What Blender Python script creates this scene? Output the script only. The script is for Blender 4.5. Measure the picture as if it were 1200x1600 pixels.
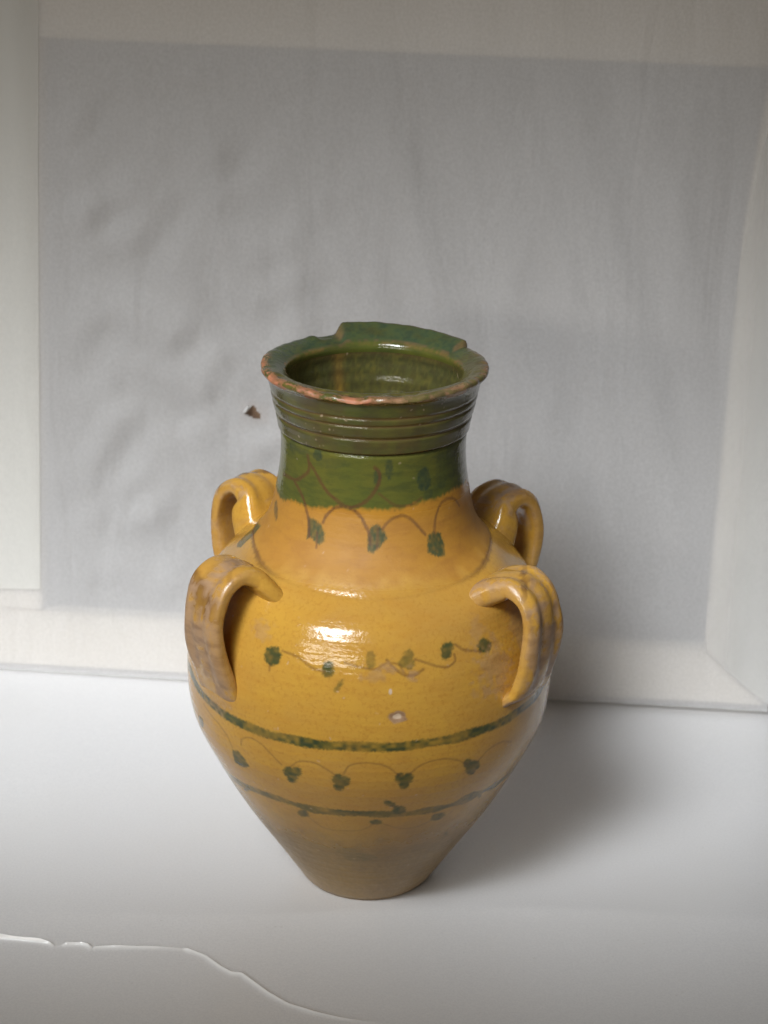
import bpy, math, json
import numpy as np
from math import radians, sin, cos, pi
from mathutils import Vector, Matrix

for o in list(bpy.data.objects):
    bpy.data.objects.remove(o)
scene = bpy.context.scene
col = scene.collection

# ------------------------------------------------------------------ camera
PITCH, ROLL = radians(20.40), radians(1.053)
CAM = Vector((.00791, -1.33116, .76874))
fwd = Vector((0, cos(PITCH), -sin(PITCH)))
rgt = Vector((1, 0, 0)); upv = rgt.cross(fwd)
r2 = rgt * cos(ROLL) + upv * sin(ROLL)
u2 = -rgt * sin(ROLL) + upv * cos(ROLL)
cd = bpy.data.cameras.new('camera')
cd.sensor_fit = 'VERTICAL'; cd.sensor_height = 24.0; cd.lens = 24.0 * 3300 / 1600
cd.clip_start = .05; cd.clip_end = 50
cd.dof.use_dof = True; cd.dof.focus_distance = 1.36; cd.dof.aperture_fstop = 6.0
cam = bpy.data.objects.new('camera', cd); col.objects.link(cam)
M = Matrix((r2, u2, -fwd)).transposed().to_4x4(); M.translation = CAM
cam.matrix_world = M
scene.camera = cam

# ------------------------------------------------------------------ light
w = bpy.data.worlds.new('World'); scene.world = w; w.use_nodes = True
bg = w.node_tree.nodes['Background']
bg.inputs[0].default_value = (1.0, .90, .78, 1); bg.inputs[1].default_value = .085

def area_lamp(name, loc, target, sx, sy, power, color, spread=180):
    ld = bpy.data.lights.new(name, 'AREA'); ld.shape = 'RECTANGLE'
    ld.size = sx; ld.size_y = sy; ld.energy = power; ld.color = color; ld.spread = radians(spread)
    lo = bpy.data.objects.new(name, ld); col.objects.link(lo)
    lo.location = loc
    lo.rotation_euler = (Vector(target) - Vector(loc)).to_track_quat('-Z', 'Y').to_euler()
    return lo
# the window behind the camera, on its left
area_lamp('window_light', (-.585, -1.255, .685), (0, 0, .20), .86, .11, 4.6, (1.0, .95, .86))
# added beams from upper left front, shaped to leave foreground and backdrop top dark
def beam_light(name, az, el, m0, m1, width, dist, power, color, spread, x0=0.):
    d = Vector((sin(radians(az)) * cos(radians(el)), -cos(radians(az)) * cos(radians(el)), sin(radians(el))))
    Y = d.cross(Vector((1, 0, 0))).normalized(); X = Y.cross(d)
    mc = (m0 + m1) / 2
    o = area_lamp(name, (0, 0, 0), (0, 0, -1), width, m1 - m0, power, color, spread)
    M = Matrix((X, Y, d)).transposed().to_4x4(); M.translation = Vector((x0, mc / Y.y, 0)) + d * dist
    o.matrix_world = M
beam_light('upper_beam_light', -29, 43, -.012, .34, 1.15, 1.30, .74, (.95, .98, 1.0), 27, .03)
beam_light('upper_beam_light', -27, 43, -.006, .50, .95, 1.30, 1.02, (.95, .98, 1.0), 28, -.05)

vs = scene.view_settings
vs.view_transform = 'Standard'; vs.look = 'None'; vs.gamma = 1.0; vs.exposure = 0.0
vs.use_curve_mapping = False
scene.render.engine = 'CYCLES'

# ------------------------------------------------------------------ helpers
def tag(o, label=None, cat=None, group=None, kind=None):
    if label: o['label'] = label
    if cat: o['category'] = cat
    if group: o['group'] = group
    if kind: o['kind'] = kind
    return o

def empty(name, loc=(0, 0, 0), rz=0):
    o = bpy.data.objects.new(name, None); col.objects.link(o)
    o.location = loc; o.rotation_euler = (0, 0, rz); o.empty_display_size = .05
    return o

def raw_mesh(name, V, Q, mat, parent=None, attrs=None, smooth=True):
    """V (n,3) float array, Q (m,4) int array of quads -> one mesh object"""
    V = np.ascontiguousarray(V, np.float32); Q = np.ascontiguousarray(Q, np.int32)
    me = bpy.data.meshes.new(name)
    me.vertices.add(len(V)); me.vertices.foreach_set('co', V.ravel())
    k = Q.shape[1]
    me.loops.add(Q.size); me.loops.foreach_set('vertex_index', Q.ravel())
    me.polygons.add(len(Q))
    me.polygons.foreach_set('loop_start', np.arange(0, Q.size, k, dtype=np.int32))
    me.update(calc_edges=True)
    me.polygons.foreach_set('use_smooth', np.full(len(Q), smooth, dtype=bool))
    for an, arr in (attrs or {}).items():
        at = me.color_attributes.new(an, 'FLOAT_COLOR', 'POINT')
        at.data.foreach_set('color', np.ascontiguousarray(arr, np.float32).ravel())
    me.validate(); me.update()
    me.materials.append(mat)
    o = bpy.data.objects.new(name, me); col.objects.link(o)
    if parent: o.parent = parent
    return o

def grid_quads(nr, nc, wrap=False, flip=False):
    i = np.arange(nr - 1)[:, None]; j = np.arange(nc if wrap else nc - 1)[None, :]
    jn = (j + 1) % nc
    a = i * nc + j; b = i * nc + jn; c = (i + 1) * nc + jn; d = (i + 1) * nc + j
    q = np.stack([a, b, c, d], -1).reshape(-1, 4)
    return q[:, ::-1] if flip else q

def hermite(ctl, n, s=None):
    ctl = np.asarray(ctl, float)
    t = np.concatenate([[0], np.cumsum(np.sqrt((np.diff(ctl, axis=0) ** 2).sum(1)))])
    m = np.gradient(ctl, t, axis=0)
    if s is None: s = np.linspace(0, t[-1], n)
    i = np.clip(np.searchsorted(t, s) - 1, 0, len(t) - 2)
    h = t[i + 1] - t[i]; u = ((s - t[i]) / h)[:, None]; h = h[:, None]
    return ((2*u**3 - 3*u**2 + 1) * ctl[i] + (u**3 - 2*u**2 + u) * h * m[i]
            + (-2*u**3 + 3*u**2) * ctl[i+1] + (u**3 - u**2) * h * m[i+1])

def sstep(a, b, x):
    t = np.clip((x - a) / (b - a), 0, 1); return t * t * (3 - 2 * t)

_rng = np.random.RandomState(7)
def wav(theta, v, fmin, fmax, kv, n=14, seed=0):
    """smooth periodic noise about -1..1 over angle theta and a length v"""
    r = np.random.RandomState(seed); out = 0
    for _ in range(n):
        f = r.randint(fmin, fmax + 1); k = r.uniform(-kv, kv); p = r.uniform(0, 2 * pi)
        out = out + np.sin(f * theta + k * v + p)
    return out / math.sqrt(n) * .8

def lattice(shape_u, shape_v, cells_u, cells_v, seed):
    """value noise 0..1 on a (nv, nu) grid; arguments are coordinates in cells"""
    r = np.random.RandomState(seed).rand(cells_v + 3, cells_u + 3)
    iu = np.floor(shape_u).astype(int); iv = np.floor(shape_v).astype(int)
    fu = shape_u - iu; fv = shape_v - iv
    fu = fu*fu*(3-2*fu); fv = fv*fv*(3-2*fv)
    iu = np.clip(iu, 0, cells_u + 1); iv = np.clip(iv, 0, cells_v + 1)
    return ((r[iv, iu]*(1-fu) + r[iv, iu+1]*fu)*(1-fv) + (r[iv+1, iu]*(1-fu) + r[iv+1, iu+1]*fu)*fv)

class NT:
    def __init__(s, name):
        s.m = bpy.data.materials.new(name); s.m.use_nodes = True
        s.t = s.m.node_tree; s.n = s.t.nodes; s.n.clear()
        s.out = s.n.new('ShaderNodeOutputMaterial')
    def node(s, typ, **kw):
        nd = s.n.new(typ)
        for k, v in kw.items(): setattr(nd, k, v)
        return nd
    def put(s, sock, v):
        if hasattr(v, 'is_linked') or isinstance(v, bpy.types.NodeSocket): s.t.links.new(v, sock)
        elif isinstance(v, (tuple, list)) and len(v) == 3 and sock.type == 'RGBA': sock.default_value = (*v, 1)
        else: sock.default_value = v
    def mix(s, fac, a, b, blend='MIX'):
        nd = s.node('ShaderNodeMix', data_type='RGBA', blend_type=blend)
        s.put(nd.inputs[0], fac); s.put(nd.inputs[6], a); s.put(nd.inputs[7], b)
        return nd.outputs[2]
    def math(s, op, a, b=0., c=None, clamp=False):
        nd = s.node('ShaderNodeMath', operation=op, use_clamp=clamp)
        s.put(nd.inputs[0], a); s.put(nd.inputs[1], b)
        if c is not None: s.put(nd.inputs[2], c)
        return nd.outputs[0]
    def noise(s, scale, detail=4, rough=.55, vec=None, dist=0.):
        nd = s.node('ShaderNodeTexNoise'); nd.inputs['Scale'].default_value = scale
        nd.inputs['Detail'].default_value = detail; nd.inputs['Roughness'].default_value = rough
        nd.inputs['Distortion'].default_value = dist
        if vec is not None: s.t.links.new(vec, nd.inputs['Vector'])
        return nd.outputs[0]
    def coords(s, scale=(1, 1, 1), rot=(0, 0, 0)):
        tc = s.node('ShaderNodeTexCoord'); mp = s.node('ShaderNodeMapping')
        mp.inputs['Scale'].default_value = scale; mp.inputs['Rotation'].default_value = rot
        s.t.links.new(tc.outputs['Object'], mp.inputs['Vector']); return mp.outputs[0]
    def ramp(s, v, lo, hi, a=0., b=1.):
        nd = s.node('ShaderNodeMapRange', interpolation_type='SMOOTHSTEP')
        s.put(nd.inputs[0], v); nd.inputs[1].default_value = lo; nd.inputs[2].default_value = hi
        nd.inputs[3].default_value = a; nd.inputs[4].default_value = b
        return nd.outputs[0]
    def attr(s, name):
        nd = s.node('ShaderNodeAttribute', attribute_name=name)
        sp = s.node('ShaderNodeSeparateColor'); s.t.links.new(nd.outputs['Color'], sp.inputs[0])
        return sp.outputs[0], sp.outputs[1], sp.outputs[2], nd.outputs['Alpha']
    def bump(s, h, strength, dist):
        nd = s.node('ShaderNodeBump'); nd.inputs['Strength'].default_value = strength
        nd.inputs['Distance'].default_value = dist; s.t.links.new(h, nd.inputs['Height']); return nd.outputs[0]

# ------------------------------------------------------------------ materials
def glaze_material():
    s = NT('yellow_green_glaze'); c = s.coords()
    green, brown, clay, dark = s.attr('mask_a'); dust_shade, wear, teal, pale = s.attr('mask_b')
    matte, orange, _c, _d = s.attr('mask_c')
    n1 = s.ramp(s.noise(14, 5, .6, c), .35, .68)
    n2 = s.ramp(s.noise(55, 4, .6, s.coords((1, 1, 3))), .4, .7)
    n3 = s.noise(420, 2, .5, c)
    base = s.mix(n1, (.545, .302, .046), (.475, .258, .054))
    base = s.mix(s.math('MULTIPLY', n2, .35), base, (.47, .225, .034))
    base = s.mix(s.math('MULTIPLY', s.ramp(n3, .48, .75), .45), base, (.40, .185, .03))
    base = s.mix(orange, base, s.mix(n2, (.41, .190, .024), (.36, .160, .024)))
    base = s.mix(dust_shade, base, s.mix(n1, (.270, .165, .040), (.195, .116, .032)))
    g = s.mix(n1, (.082, .096, .020), (.128, .118, .022))
    g = s.mix(s.math('MULTIPLY', n2, .6), g, (.050, .062, .020))
    col_ = s.mix(green, base, g)
    col_ = s.mix(teal, col_, s.mix(n2, (.046, .074, .040), (.058, .062, .028)))
    col_ = s.mix(dark, col_, (.026, .044, .028))
    col_ = s.mix(brown, col_, (.105, .046, .022))
    col_ = s.mix(wear, col_, s.mix(n2, (.39, .245, .145), (.24, .145, .09)))
    col_ = s.mix(clay, col_, s.mix(n2, (.50, .19, .10), (.36, .14, .08)))
    col_ = s.mix(pale, col_, (.58, .44, .31))
    rg = s.math('MAXIMUM', clay, s.math('MULTIPLY', wear, .75))
    rg = s.math('MAXIMUM', rg, s.math('MULTIPLY', dust_shade, .42))
    rg = s.math('MAXIMUM', rg, s.math('MULTIPLY', pale, .5))
    rg = s.math('MAXIMUM', rg, matte)
    rough = s.math('ADD', s.math('MULTIPLY', rg, .55), s.ramp(n1, 0, 1, .09, .15))
    b1 = s.bump(s.noise(45, 3, .5, c), .35, .0016)
    nb = s.node('ShaderNodeBump'); nb.inputs['Strength'].default_value = .35; nb.inputs['Distance'].default_value = .0006
    s.t.links.new(s.noise(330, 3, .6, c), nb.inputs['Height']); s.t.links.new(b1, nb.inputs['Normal'])
    p = s.node('ShaderNodeBsdfPrincipled')
    s.put(p.inputs['Base Color'], col_); s.put(p.inputs['Roughness'], rough)
    p.inputs['IOR'].default_value = 1.52
    s.t.links.new(nb.outputs[0], p.inputs['Normal'])
    s.t.links.new(p.outputs[0], s.out.inputs[0]); return s.m

def tissue_material(name, color, transp, transl, wr, fade=None):
    s = NT(name); c = s.coords()
    n = s.noise(17, 3, .5, s.coords((1.5, 1, .32), (0, .16, 0)), .8); f = s.noise(700, 3, .6, s.coords((1, 1, .5)))
    cc = s.mix(s.ramp(f, .3, .7), color, tuple(x * .93 for x in color))
    cc = s.mix(s.ramp(n, .35, .75), cc, tuple(x * .955 for x in color))
    bp = s.bump(n, wr, .003)
    nb = s.node('ShaderNodeBump'); nb.inputs['Strength'].default_value = .35; nb.inputs['Distance'].default_value = .0005
    s.t.links.new(f, nb.inputs['Height']); s.t.links.new(bp, nb.inputs['Normal'])
    d = s.node('ShaderNodeBsdfPrincipled'); s.put(d.inputs['Base Color'], cc); d.inputs['Roughness'].default_value = .6
    d.inputs['Specular IOR Level'].default_value = .3
    s.t.links.new(nb.outputs[0], d.inputs['Normal'])
    tl = s.node('ShaderNodeBsdfTranslucent'); s.put(tl.inputs[0], cc); s.t.links.new(nb.outputs[0], tl.inputs['Normal'])
    tp = s.node('ShaderNodeBsdfTransparent')
    m1 = s.node('ShaderNodeMixShader'); m1.inputs[0].default_value = transl
    s.t.links.new(d.outputs[0], m1.inputs[1]); s.t.links.new(tl.outputs[0], m1.inputs[2])
    m2 = s.node('ShaderNodeMixShader')
    s.put(m2.inputs[0], s.ramp(s.noise(420, 3, .6, c), .3, .7, transp * .92, transp * 1.08))
    if fade:                                        # the sheet thins out towards its free edge
        sx = s.node('ShaderNodeSeparateXYZ'); s.t.links.new(c, sx.inputs[0])
        s.put(m2.inputs[0], s.ramp(sx.outputs[0], fade[0], fade[1], fade[2], fade[3]))
    s.t.links.new(m1.outputs[0], m2.inputs[1]); s.t.links.new(tp.outputs[0], m2.inputs[2])
    s.t.links.new(m2.outputs[0], s.out.inputs[0]); return s.m

def plain_material(name, a, b, scale, rough, bump=.15, dist=.001, spec=.5, stretch=(1, 1, 1)):
    s = NT(name); c = s.coords(stretch)
    cc = s.mix(s.ramp(s.noise(scale, 5, .6, c), .3, .7), a, b)
    p = s.node('ShaderNodeBsdfPrincipled'); s.put(p.inputs['Base Color'], cc); p.inputs['Roughness'].default_value = rough
    p.inputs['Specular IOR Level'].default_value = spec
    s.t.links.new(s.bump(s.noise(scale * 6, 4, .6, c), bump, dist), p.inputs['Normal'])
    s.t.links.new(p.outputs[0], s.out.inputs[0]); return s.m

GLAZE = glaze_material()
TISSUE = tissue_material('tissue_paper', (.88, .875, .885), .40, .12, 1.2)
FLAP = tissue_material('cream_paper_flap', (.89, .88, .84), .24, .15, .3)
SIDE = tissue_material('thin_side_paper', (.87, .865, .845), .58, .15, .3, (.594, .640, .97, .45))
LEFT = tissue_material('cream_side_paper', (.90, .89, .85), .24, .15, .3, (.030, .058, .24, .62))
BAR = plain_material('pale_frame_wood', (.80, .73, .62), (.74, .67, .55), 18, .6, stretch=(1, 1, .2))
def card_material():
    s = NT('white_card_paper'); c = s.coords()
    f = s.noise(650, 3, .6, c); b = s.noise(7, 4, .55, c)
    cc = s.mix(s.ramp(f, .3, .7), (.79, .79, .80), (.735, .735, .75))
    cc = s.mix(s.math('MULTIPLY', s.ramp(b, .45, .75), .35), cc, (.74, .735, .73))
    cc = s.mix(s.math('MULTIPLY', s.ramp(s.noise(240, 2, .5, c), .72, .78), .22), cc, (.45, .43, .40))
    fold, _g, _b, _a = s.attr('crease_glint')          # painted glint: whiter, glossier colour along the fold
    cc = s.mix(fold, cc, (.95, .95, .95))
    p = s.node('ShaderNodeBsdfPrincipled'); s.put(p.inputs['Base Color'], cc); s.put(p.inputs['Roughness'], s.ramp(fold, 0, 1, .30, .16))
    bp = s.bump(s.noise(16, 3, .5, c), .12, .003)
    nb = s.node('ShaderNodeBump'); nb.inputs['Strength'].default_value = .2; nb.inputs['Distance'].default_value = .0004
    s.t.links.new(f, nb.inputs['Height']); s.t.links.new(bp, nb.inputs['Normal']); s.t.links.new(nb.outputs[0], p.inputs['Normal'])
    s.t.links.new(p.outputs[0], s.out.inputs[0]); return s.m
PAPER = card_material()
EARTH = plain_material('brown_torn_edge', (.20, .12, .07), (.13, .08, .05), 90, .8)
WHITE = plain_material('white_torn_paper', (.86, .86, .85), (.80, .80, .80), 60, .6)
TABLE = plain_material('grey_table_wood', (.20, .17, .14), (.14, .12, .10), 12, .6)

# ------------------------------------------------------------------ the surface: white paper over a table edge
YB, RHO, PHI = -.058, .050, radians(8)           # where the sheet starts to bend, bend radius, slope of the front
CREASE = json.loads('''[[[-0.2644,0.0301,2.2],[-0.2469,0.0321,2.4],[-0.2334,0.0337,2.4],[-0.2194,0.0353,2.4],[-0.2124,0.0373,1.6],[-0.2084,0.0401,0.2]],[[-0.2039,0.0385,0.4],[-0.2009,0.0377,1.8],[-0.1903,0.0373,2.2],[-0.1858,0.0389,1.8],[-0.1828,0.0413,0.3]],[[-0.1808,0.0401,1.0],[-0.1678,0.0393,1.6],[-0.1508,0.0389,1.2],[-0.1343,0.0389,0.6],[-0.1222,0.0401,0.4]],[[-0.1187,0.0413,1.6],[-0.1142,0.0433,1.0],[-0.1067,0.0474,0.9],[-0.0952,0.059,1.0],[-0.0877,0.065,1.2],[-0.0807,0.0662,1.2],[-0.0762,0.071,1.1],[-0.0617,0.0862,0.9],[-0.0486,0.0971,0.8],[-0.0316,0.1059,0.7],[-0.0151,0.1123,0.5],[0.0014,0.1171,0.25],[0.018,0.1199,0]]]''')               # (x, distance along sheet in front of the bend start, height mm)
def sheet_point(x, a):
    """a = distance along the sheet, positive in front of the bend line (towards the camera)"""
    yb = YB + .010 * np.sin(x * 5.2 + .6) + .004 * np.sin(x * 17)
    ab = np.clip(a, 0, RHO * PHI); ph = ab / RHO; rest = np.clip(a - RHO * PHI, 0, None)
    y = np.where(a < 0, yb - a, yb - RHO * np.sin(ph) - rest * cos(PHI))
    z = np.where(a < 0, 0, -RHO * (1 - np.cos(ph)) - rest * sin(PHI))
    ny = -np.sin(ph); nz = np.cos(ph)
    return y, z, ny, nz
def build_sheet():
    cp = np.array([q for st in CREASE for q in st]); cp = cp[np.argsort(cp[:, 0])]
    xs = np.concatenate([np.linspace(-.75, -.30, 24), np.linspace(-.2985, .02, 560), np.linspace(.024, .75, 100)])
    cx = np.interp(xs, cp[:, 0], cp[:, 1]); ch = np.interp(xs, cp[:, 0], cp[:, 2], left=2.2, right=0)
    cx = np.convolve(np.pad(cx, 2, 'edge'), np.ones(5) / 5, 'valid')
    c0 = .030; rows = np.array([-.006, -.004, -.0026, -.0017, -.0011, -.0007, -.0004, -.0002, 0, .0002, .0004, .0006, .0009, .0014, .0022, .0036, .0055]) + c0
    as_ = np.concatenate([np.linspace(-.47, -.06, 90), np.linspace(-.057, c0 - .0085, 40), rows, np.linspace(c0 + .008, .12, 50), np.linspace(.125, .34, 40)])
    X, A0 = np.meshgrid(xs, as_)
    sh = cx - c0
    A = A0 + sh[None, :] * np.exp(-((A0 - c0) / .12) ** 2)
    y, z, ny, nz = sheet_point(X, A)
    h = .0012 * np.sin(X * 9 + 1.2) * np.sin(A * 8 + .4) * sstep(.0, .12, np.abs(A + .08))
    h = h * sstep(.07, .16, np.hypot(X, A + .06))          # flat where the jar stands
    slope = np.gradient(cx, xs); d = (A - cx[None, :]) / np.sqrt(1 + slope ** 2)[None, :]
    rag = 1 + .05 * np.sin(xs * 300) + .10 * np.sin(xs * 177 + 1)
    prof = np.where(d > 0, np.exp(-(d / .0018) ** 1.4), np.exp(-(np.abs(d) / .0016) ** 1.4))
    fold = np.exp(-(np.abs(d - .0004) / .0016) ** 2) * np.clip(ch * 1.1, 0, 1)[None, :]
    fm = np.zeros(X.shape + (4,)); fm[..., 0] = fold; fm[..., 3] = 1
    h = h + prof * (ch * rag * .0013)[None, :]
    V = np.stack([X, y + ny * h, z + nz * h], -1).reshape(-1, 3)
    return raw_mesh('tabletop_paper', V, grid_quads(len(as_), len(xs), flip=True), PAPER, None, {'crease_glint': fm.reshape(-1, 4)})
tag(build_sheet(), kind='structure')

# ------------------------------------------------------------------ backdrop: paper stretched over a frame
WA = np.array([-.32063, .32590]); WYAW = radians(-5.749)
panel = empty('paper_screen', (WA[0], WA[1], 0.0), WYAW)
tag(panel, 'rectangular frame covered with pale translucent paper standing upright behind the jar', 'screen')
PX0, PX1, PZ0, PZ1 = -.030, .654, .0025, .602
OX0, OX1, OZ0, OZ1 = .047, .598, .0565, .538
def prism(name, poly, y0, y1, mat, parent, bev=.002):
    """polygon in the panel plane (s, z), extruded from depth y0 to y1"""
    import bmesh
    bm = bmesh.new()
    f = [bm.verts.new((x, y0, z)) for x, z in poly]; b = [bm.verts.new((x, y1, z)) for x, z in poly]
    n = len(poly); bm.faces.new(f); bm.faces.new(b[::-1])
    for i in range(n): bm.faces.new((f[i], b[i], b[(i+1) % n], f[(i+1) % n]))
    bmesh.ops.recalc_face_normals(bm, faces=bm.faces)
    if bev: bmesh.ops.bevel(bm, geom=bm.edges[:], offset=bev, segments=2, affect='EDGES')
    me = bpy.data.meshes.new(name); bm.to_mesh(me); bm.free(); me.materials.append(mat)
    o = bpy.data.objects.new(name, me); col.objects.link(o); o.parent = parent
    return o
e = .003; g = .0006
B0, B1 = .0035, .022
LX0, LX1 = .0385, .0575                    # inner edge of the left bar, bottom and top
gap = lambda x: .0016 + .0042 * sstep(.1, .65, np.asarray(x, float))      # the lower edge stands a little clear of the table
prism('frame_bar', [(PX0+e, .0046), (PX1-e, .0088), (OX1, OZ0-g), (LX0, OZ0-g), (PX0+e, OZ0-g)], B0, B1, BAR, panel)
prism('frame_bar', [(PX0+e, PZ1-e), (PX0+e, OZ1+g), (LX1, OZ1+g), (OX1+.016, OZ1-.004), (PX1-e, PZ1-e)], B0, B1, BAR, panel)
prism('frame_bar', [(PX0+e, OZ0), (LX0-g, OZ0), (LX1-g, OZ1), (PX0+e, OZ1)], B0, B1, BAR, panel)
prism('frame_bar', [(PX1-e, .0100), (PX1-e, PZ1-e-g), (OX1+.016, OZ1-.02), (OX1+.006, OZ0+.35), (OX1+g, OZ0)], B0, B1, BAR, panel)

TEAR = (.2228, .2440)
def build_tissue():
    # wraps from behind the bottom bar, over the front and round the back again
    ns, nz = 420, 380
    s = np.linspace(PX0, PX1, ns); z = np.linspace(PZ0, PZ1, nz)
    S, Z = np.meshgrid(s, z); Z = Z + (gap(S) - PZ0) * sstep(.08, 0, Z)
    ins = sstep(OX0, OX0+.05, S) * sstep(OX1, OX1-.05, S) * sstep(OZ0, OZ0+.05, Z) * sstep(OZ1, OZ1-.05, Z)
    def vn(fs, fz, cs, cz, sd): return lattice(fs, fz, cs, cz, sd) - .5
    u = S - PX0; v = Z
    skew = u + .30 * (v - .3)
    lo = vn(np.clip(skew * 9 + 3, 0, 14), v * 6, 14, 6, 3) * .010
    mid = vn(np.clip(skew * 34 + 8, 0, 40), v * 9, 40, 8, 5) * .0090 * sstep(.10, .38, u)
    hi = vn(np.clip(skew * 90 + 14, 0, 90), v * 22, 90, 18, 9) * .0009
    cr = vn(np.clip((u - .6 * v) * 40 + 20, 0, 60), np.clip((v + .5 * u) * 30, 0, 30), 60, 30, 12) * .0085 * sstep(.45, .1, u)
    y = (lo + mid + cr) * ins + hi * (.35 + .65 * ins)
    d = np.hypot((S - TEAR[0]) / 1.0, Z - TEAR[1]); y = y * sstep(.008, .03, d)
    V = np.stack([S, y, Z], -1).reshape(-1, 3); Q = grid_quads(nz, ns)
    # leave the small torn hole open
    ctr = V[Q].mean(1); a = radians(38)
    du = (ctr[:, 0] - TEAR[0]); dz = ctr[:, 2] - TEAR[1]
    p = du * cos(a) - dz * sin(a); q = du * sin(a) + dz * cos(a)
    hole = (np.abs(p) < .0058) & (np.abs(q) < .0038 * (1 - .45 * np.clip(p / .0058, -1, 1)))
    Q = Q[~hole]
    return raw_mesh('paper_sheet', V, Q, TISSUE, panel)
sheet = build_tissue()
def thin_patch(name, poly, y, mat, thick=.0003):
    return prism(name, poly, y, y + thick, mat, panel, 0)
# paper folded over the two sides of the frame, cut off at a slant at its lower end
thin_patch('folded_flap', [(PX0-.0005, .0760), (.0375, .0785), (.0392, .0800), (.0470, .30), (.0520, .44), (.0590, PZ1-.001), (PX0-.0005, PZ1-.001)], -.0009, LEFT)
thin_patch('folded_flap', [(PX1+.0005, .012), (.636, .026), (.6005, .0555), (.5955, .12), (.5965, .25), (.600, .36), (.612, .47), (.624, .52), (.638, PZ1-.001), (PX1+.0005, PZ1-.001)], -.0009, SIDE)
# torn hole with its curled flap
prism('torn_hole', [(TEAR[0]-.012, TEAR[1]-.010), (TEAR[0]+.012, TEAR[1]-.010), (TEAR[0]+.012, TEAR[1]+.010), (TEAR[0]-.012, TEAR[1]+.010)], .0022, .0030, EARTH, sheet, 0)
def build_flap():
    n, k = 9, 7; V = []
    for i in range(n):
        for j in range(k):
            t = i / (n - 1); q = j / (k - 1) - .5
            ang = t * 2.4; rr = .0028
            p = -.0055 - rr * sin(ang) * .9; yy = -rr * (1 - cos(ang)) - .0004
            wq = q * .0085 * (1 - .3 * t)
            a = radians(38)
            V.append((TEAR[0] + p * cos(a) + wq * sin(a), yy, TEAR[1] - p * sin(a) + wq * cos(a)))
    return raw_mesh('torn_flap', np.array(V), grid_quads(n, k), WHITE, sheet)
build_flap()

# ------------------------------------------------------------------ the jar
jar = empty('jar')
tag(jar, 'old yellow glazed earthenware jar with green neck, chipped rim and four loop handles', 'jar')
CTL = np.array([[0.0, 0.0440], [0.0351, 0.0670], [0.0676, 0.0884], [0.1034, 0.1081], [0.1343, 0.1217], [0.1616, 0.125],
                [0.1863, 0.1228], [0.2097, 0.1172], [0.2307, 0.1076], [0.2478, 0.0906], [0.2693, 0.0716], [0.2988, 0.0637],
                [0.3341, 0.0621], [0.3566, 0.0669], [0.369, 0.0705], [0.3778, 0.0752]])
PR = hermite(CTL, 3000)
ZZ, RR = PR[:, 0], PR[:, 1]
SS = np.concatenate([[0], np.cumsum(np.hypot(np.diff(ZZ), np.diff(RR)))])
def R_of(z): return np.interp(z, ZZ, RR)
def S_of(z): return np.interp(z, ZZ, SS)
THETA = np.radians(np.concatenate([np.arange(-112, 112, .27), np.arange(112, 248, 1.0)]))
NTH = len(THETA)
TDEG = np.degrees(THETA); TW = (TDEG + 180) % 360 - 180       # -180..180
def zj(tw):                                                   # height of the joint of neck and shoulder
    return .2475 + .0105 * np.sin(np.radians(np.clip(np.abs(tw), 0, 90))) ** 2
ZJ = zj(TW)
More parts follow.
